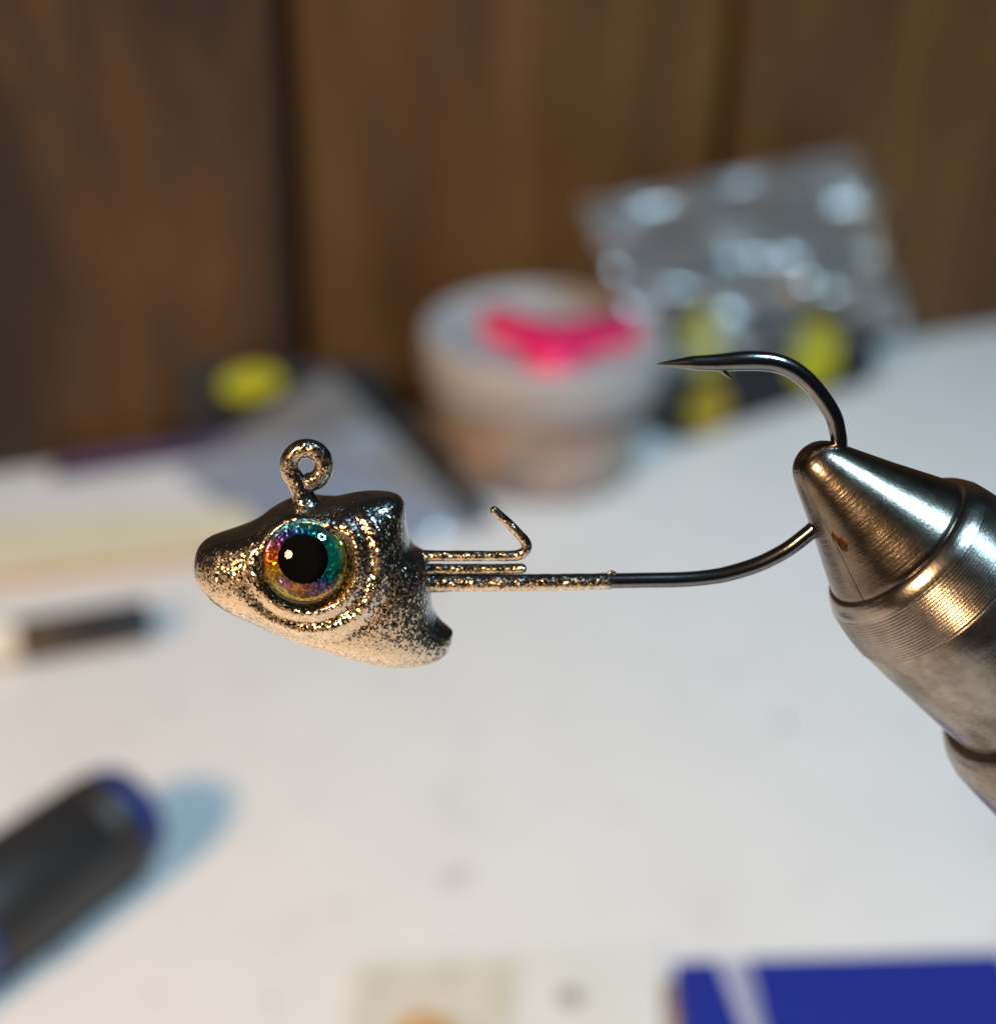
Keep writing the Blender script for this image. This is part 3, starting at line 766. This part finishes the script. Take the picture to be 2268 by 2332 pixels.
# --- violet pencil at the wall's foot, left
rr_ = 0.0030
pA_, pB_ = desk_at(560, 1004, rr_), desk_at(120, 1070, rr_)
pc_ = lying("pencil", pA_, pB_, None, None, "thin violet pencil lying along the foot of the board wall", "pencil", rr_)
ln_ = (pB_ - pA_).length
vs, fs = lathe([(-0.012, 0.0003), (-0.0095, rr_ * 0.3), (0.0, rr_)], 6); obj("tip", vs, fs, simple("bare_pencil_wood", (0.30, 0.2, 0.13), 0.6), pc_, False)
vs, fs = lathe([(0.0, rr_), (ln_, rr_), (ln_, 0.0001)], 6); obj("shaft", vs, fs, simple("violet_paint", (0.055, 0.032, 0.10), 0.45), pc_, False)

# --- printed card and blue box along the front
K = [desk_at(800, 2186), desk_at(1512, 2156), desk_at(1500, 2560), desk_at(740, 2560)]
kc = empty("printed_card", Matrix.Translation(K[3])); tag(kc, "pale beige printed card with orange picture lying beside the blue box", "card")
ki = Matrix.Translation(-K[3]); zc = Vector((0, 0, 0.0012))
def slab(name, corners, z0, z1, material, parent, T):
    vs = [T @ (q + Vector((0, 0, z0))) for q in corners] + [T @ (q + Vector((0, 0, z1))) for q in corners]
    return obj(name, vs, [(3, 2, 1, 0), (4, 5, 6, 7), (0, 1, 5, 4), (1, 2, 6, 5), (2, 3, 7, 6), (3, 0, 4, 7)], material, parent, False)
slab("sheet", K, 0.0003, 0.0012, simple("pale_card", (0.64, 0.63, 0.61), 0.5, 0, 0, 0.04, 60), kc, ki)
slab("beige_panel", [desk_at(822, 2212), desk_at(1185, 2192), desk_at(1150, 2540), desk_at(770, 2540)], 0.00125, 0.00135, simple("beige_print", (0.57, 0.53, 0.45), 0.5, 0, 0, 0.12, 220), kc, ki)
w = desk_at(965, 2350, 0.0014); f_ = (w - CAM).dot(fwd) / FPX
dot("orange_picture", ki @ w, Vector((1, 0, 0)), Vector((0, 1, 0)), 70 * f_, 46 * f_, Vector((0, 0, 1)), simple("orange_print", (0.52, 0.27, 0.08), 0.5, 0, 0, 0.4, 400), kc)
w = desk_at(1298, 2272, 0.0014)
dot("grey_spot", ki @ w, Vector((1, 0, 0)), Vector((0, 1, 0)), 30 * f_, 26 * f_, Vector((0, 0, 1)), simple("grey_print", (0.33, 0.29, 0.27), 0.5), kc)

BH = 0.007
Bx = [desk_at(1535, 2190, BH), desk_at(2285, 2168, BH), desk_at(2400, 2560, BH), desk_at(1590, 2560, BH)]
bbx = empty("blue_box", Matrix.Translation(Bx[3] - Vector((0, 0, BH)))); tag(bbx, "flat royal blue box with white stripe on the desk", "box")
bi = Matrix.Translation(-(Bx[3] - Vector((0, 0, BH))))
slab("carton", Bx, -BH + 0.0003, 0.0, simple("royal_blue_card", (0.012, 0.022, 0.24), 0.42, 0, 0.1), bbx, bi)
def lerp_box(x0, y0, x1, y1):    # stripe across the top from back edge to front edge
    return desk_at(x0, y0, BH), desk_at(x1, y1, BH)
a0, a1 = lerp_box(1632, 2190, 1690, 2340); b0_, b1_ = lerp_box(1700, 2188, 1742, 2340)
slab("white_stripe", [a0, b0_, b1_ + (b1_ - b0_) * 0.6, a1 + (a1 - a0) * 0.6], 0.0002, 0.0004, simple("pale_stripe", (0.42, 0.42, 0.55), 0.5), bbx, bi)
d_ = (a1 - a0); cr = (b0_ - a0)
for k in range(9):
    f = 0.15 + k * 0.12
    p0 = a0 + d_ * f + cr * 0.42; p1 = p0 + cr * 0.34; p2 = p1 + d_ * 0.045; p3 = p0 + d_ * 0.045
    slab("stripe_mark", [p0, p1, p2, p3], 0.00045, 0.00055, M_navy, bbx, bi)
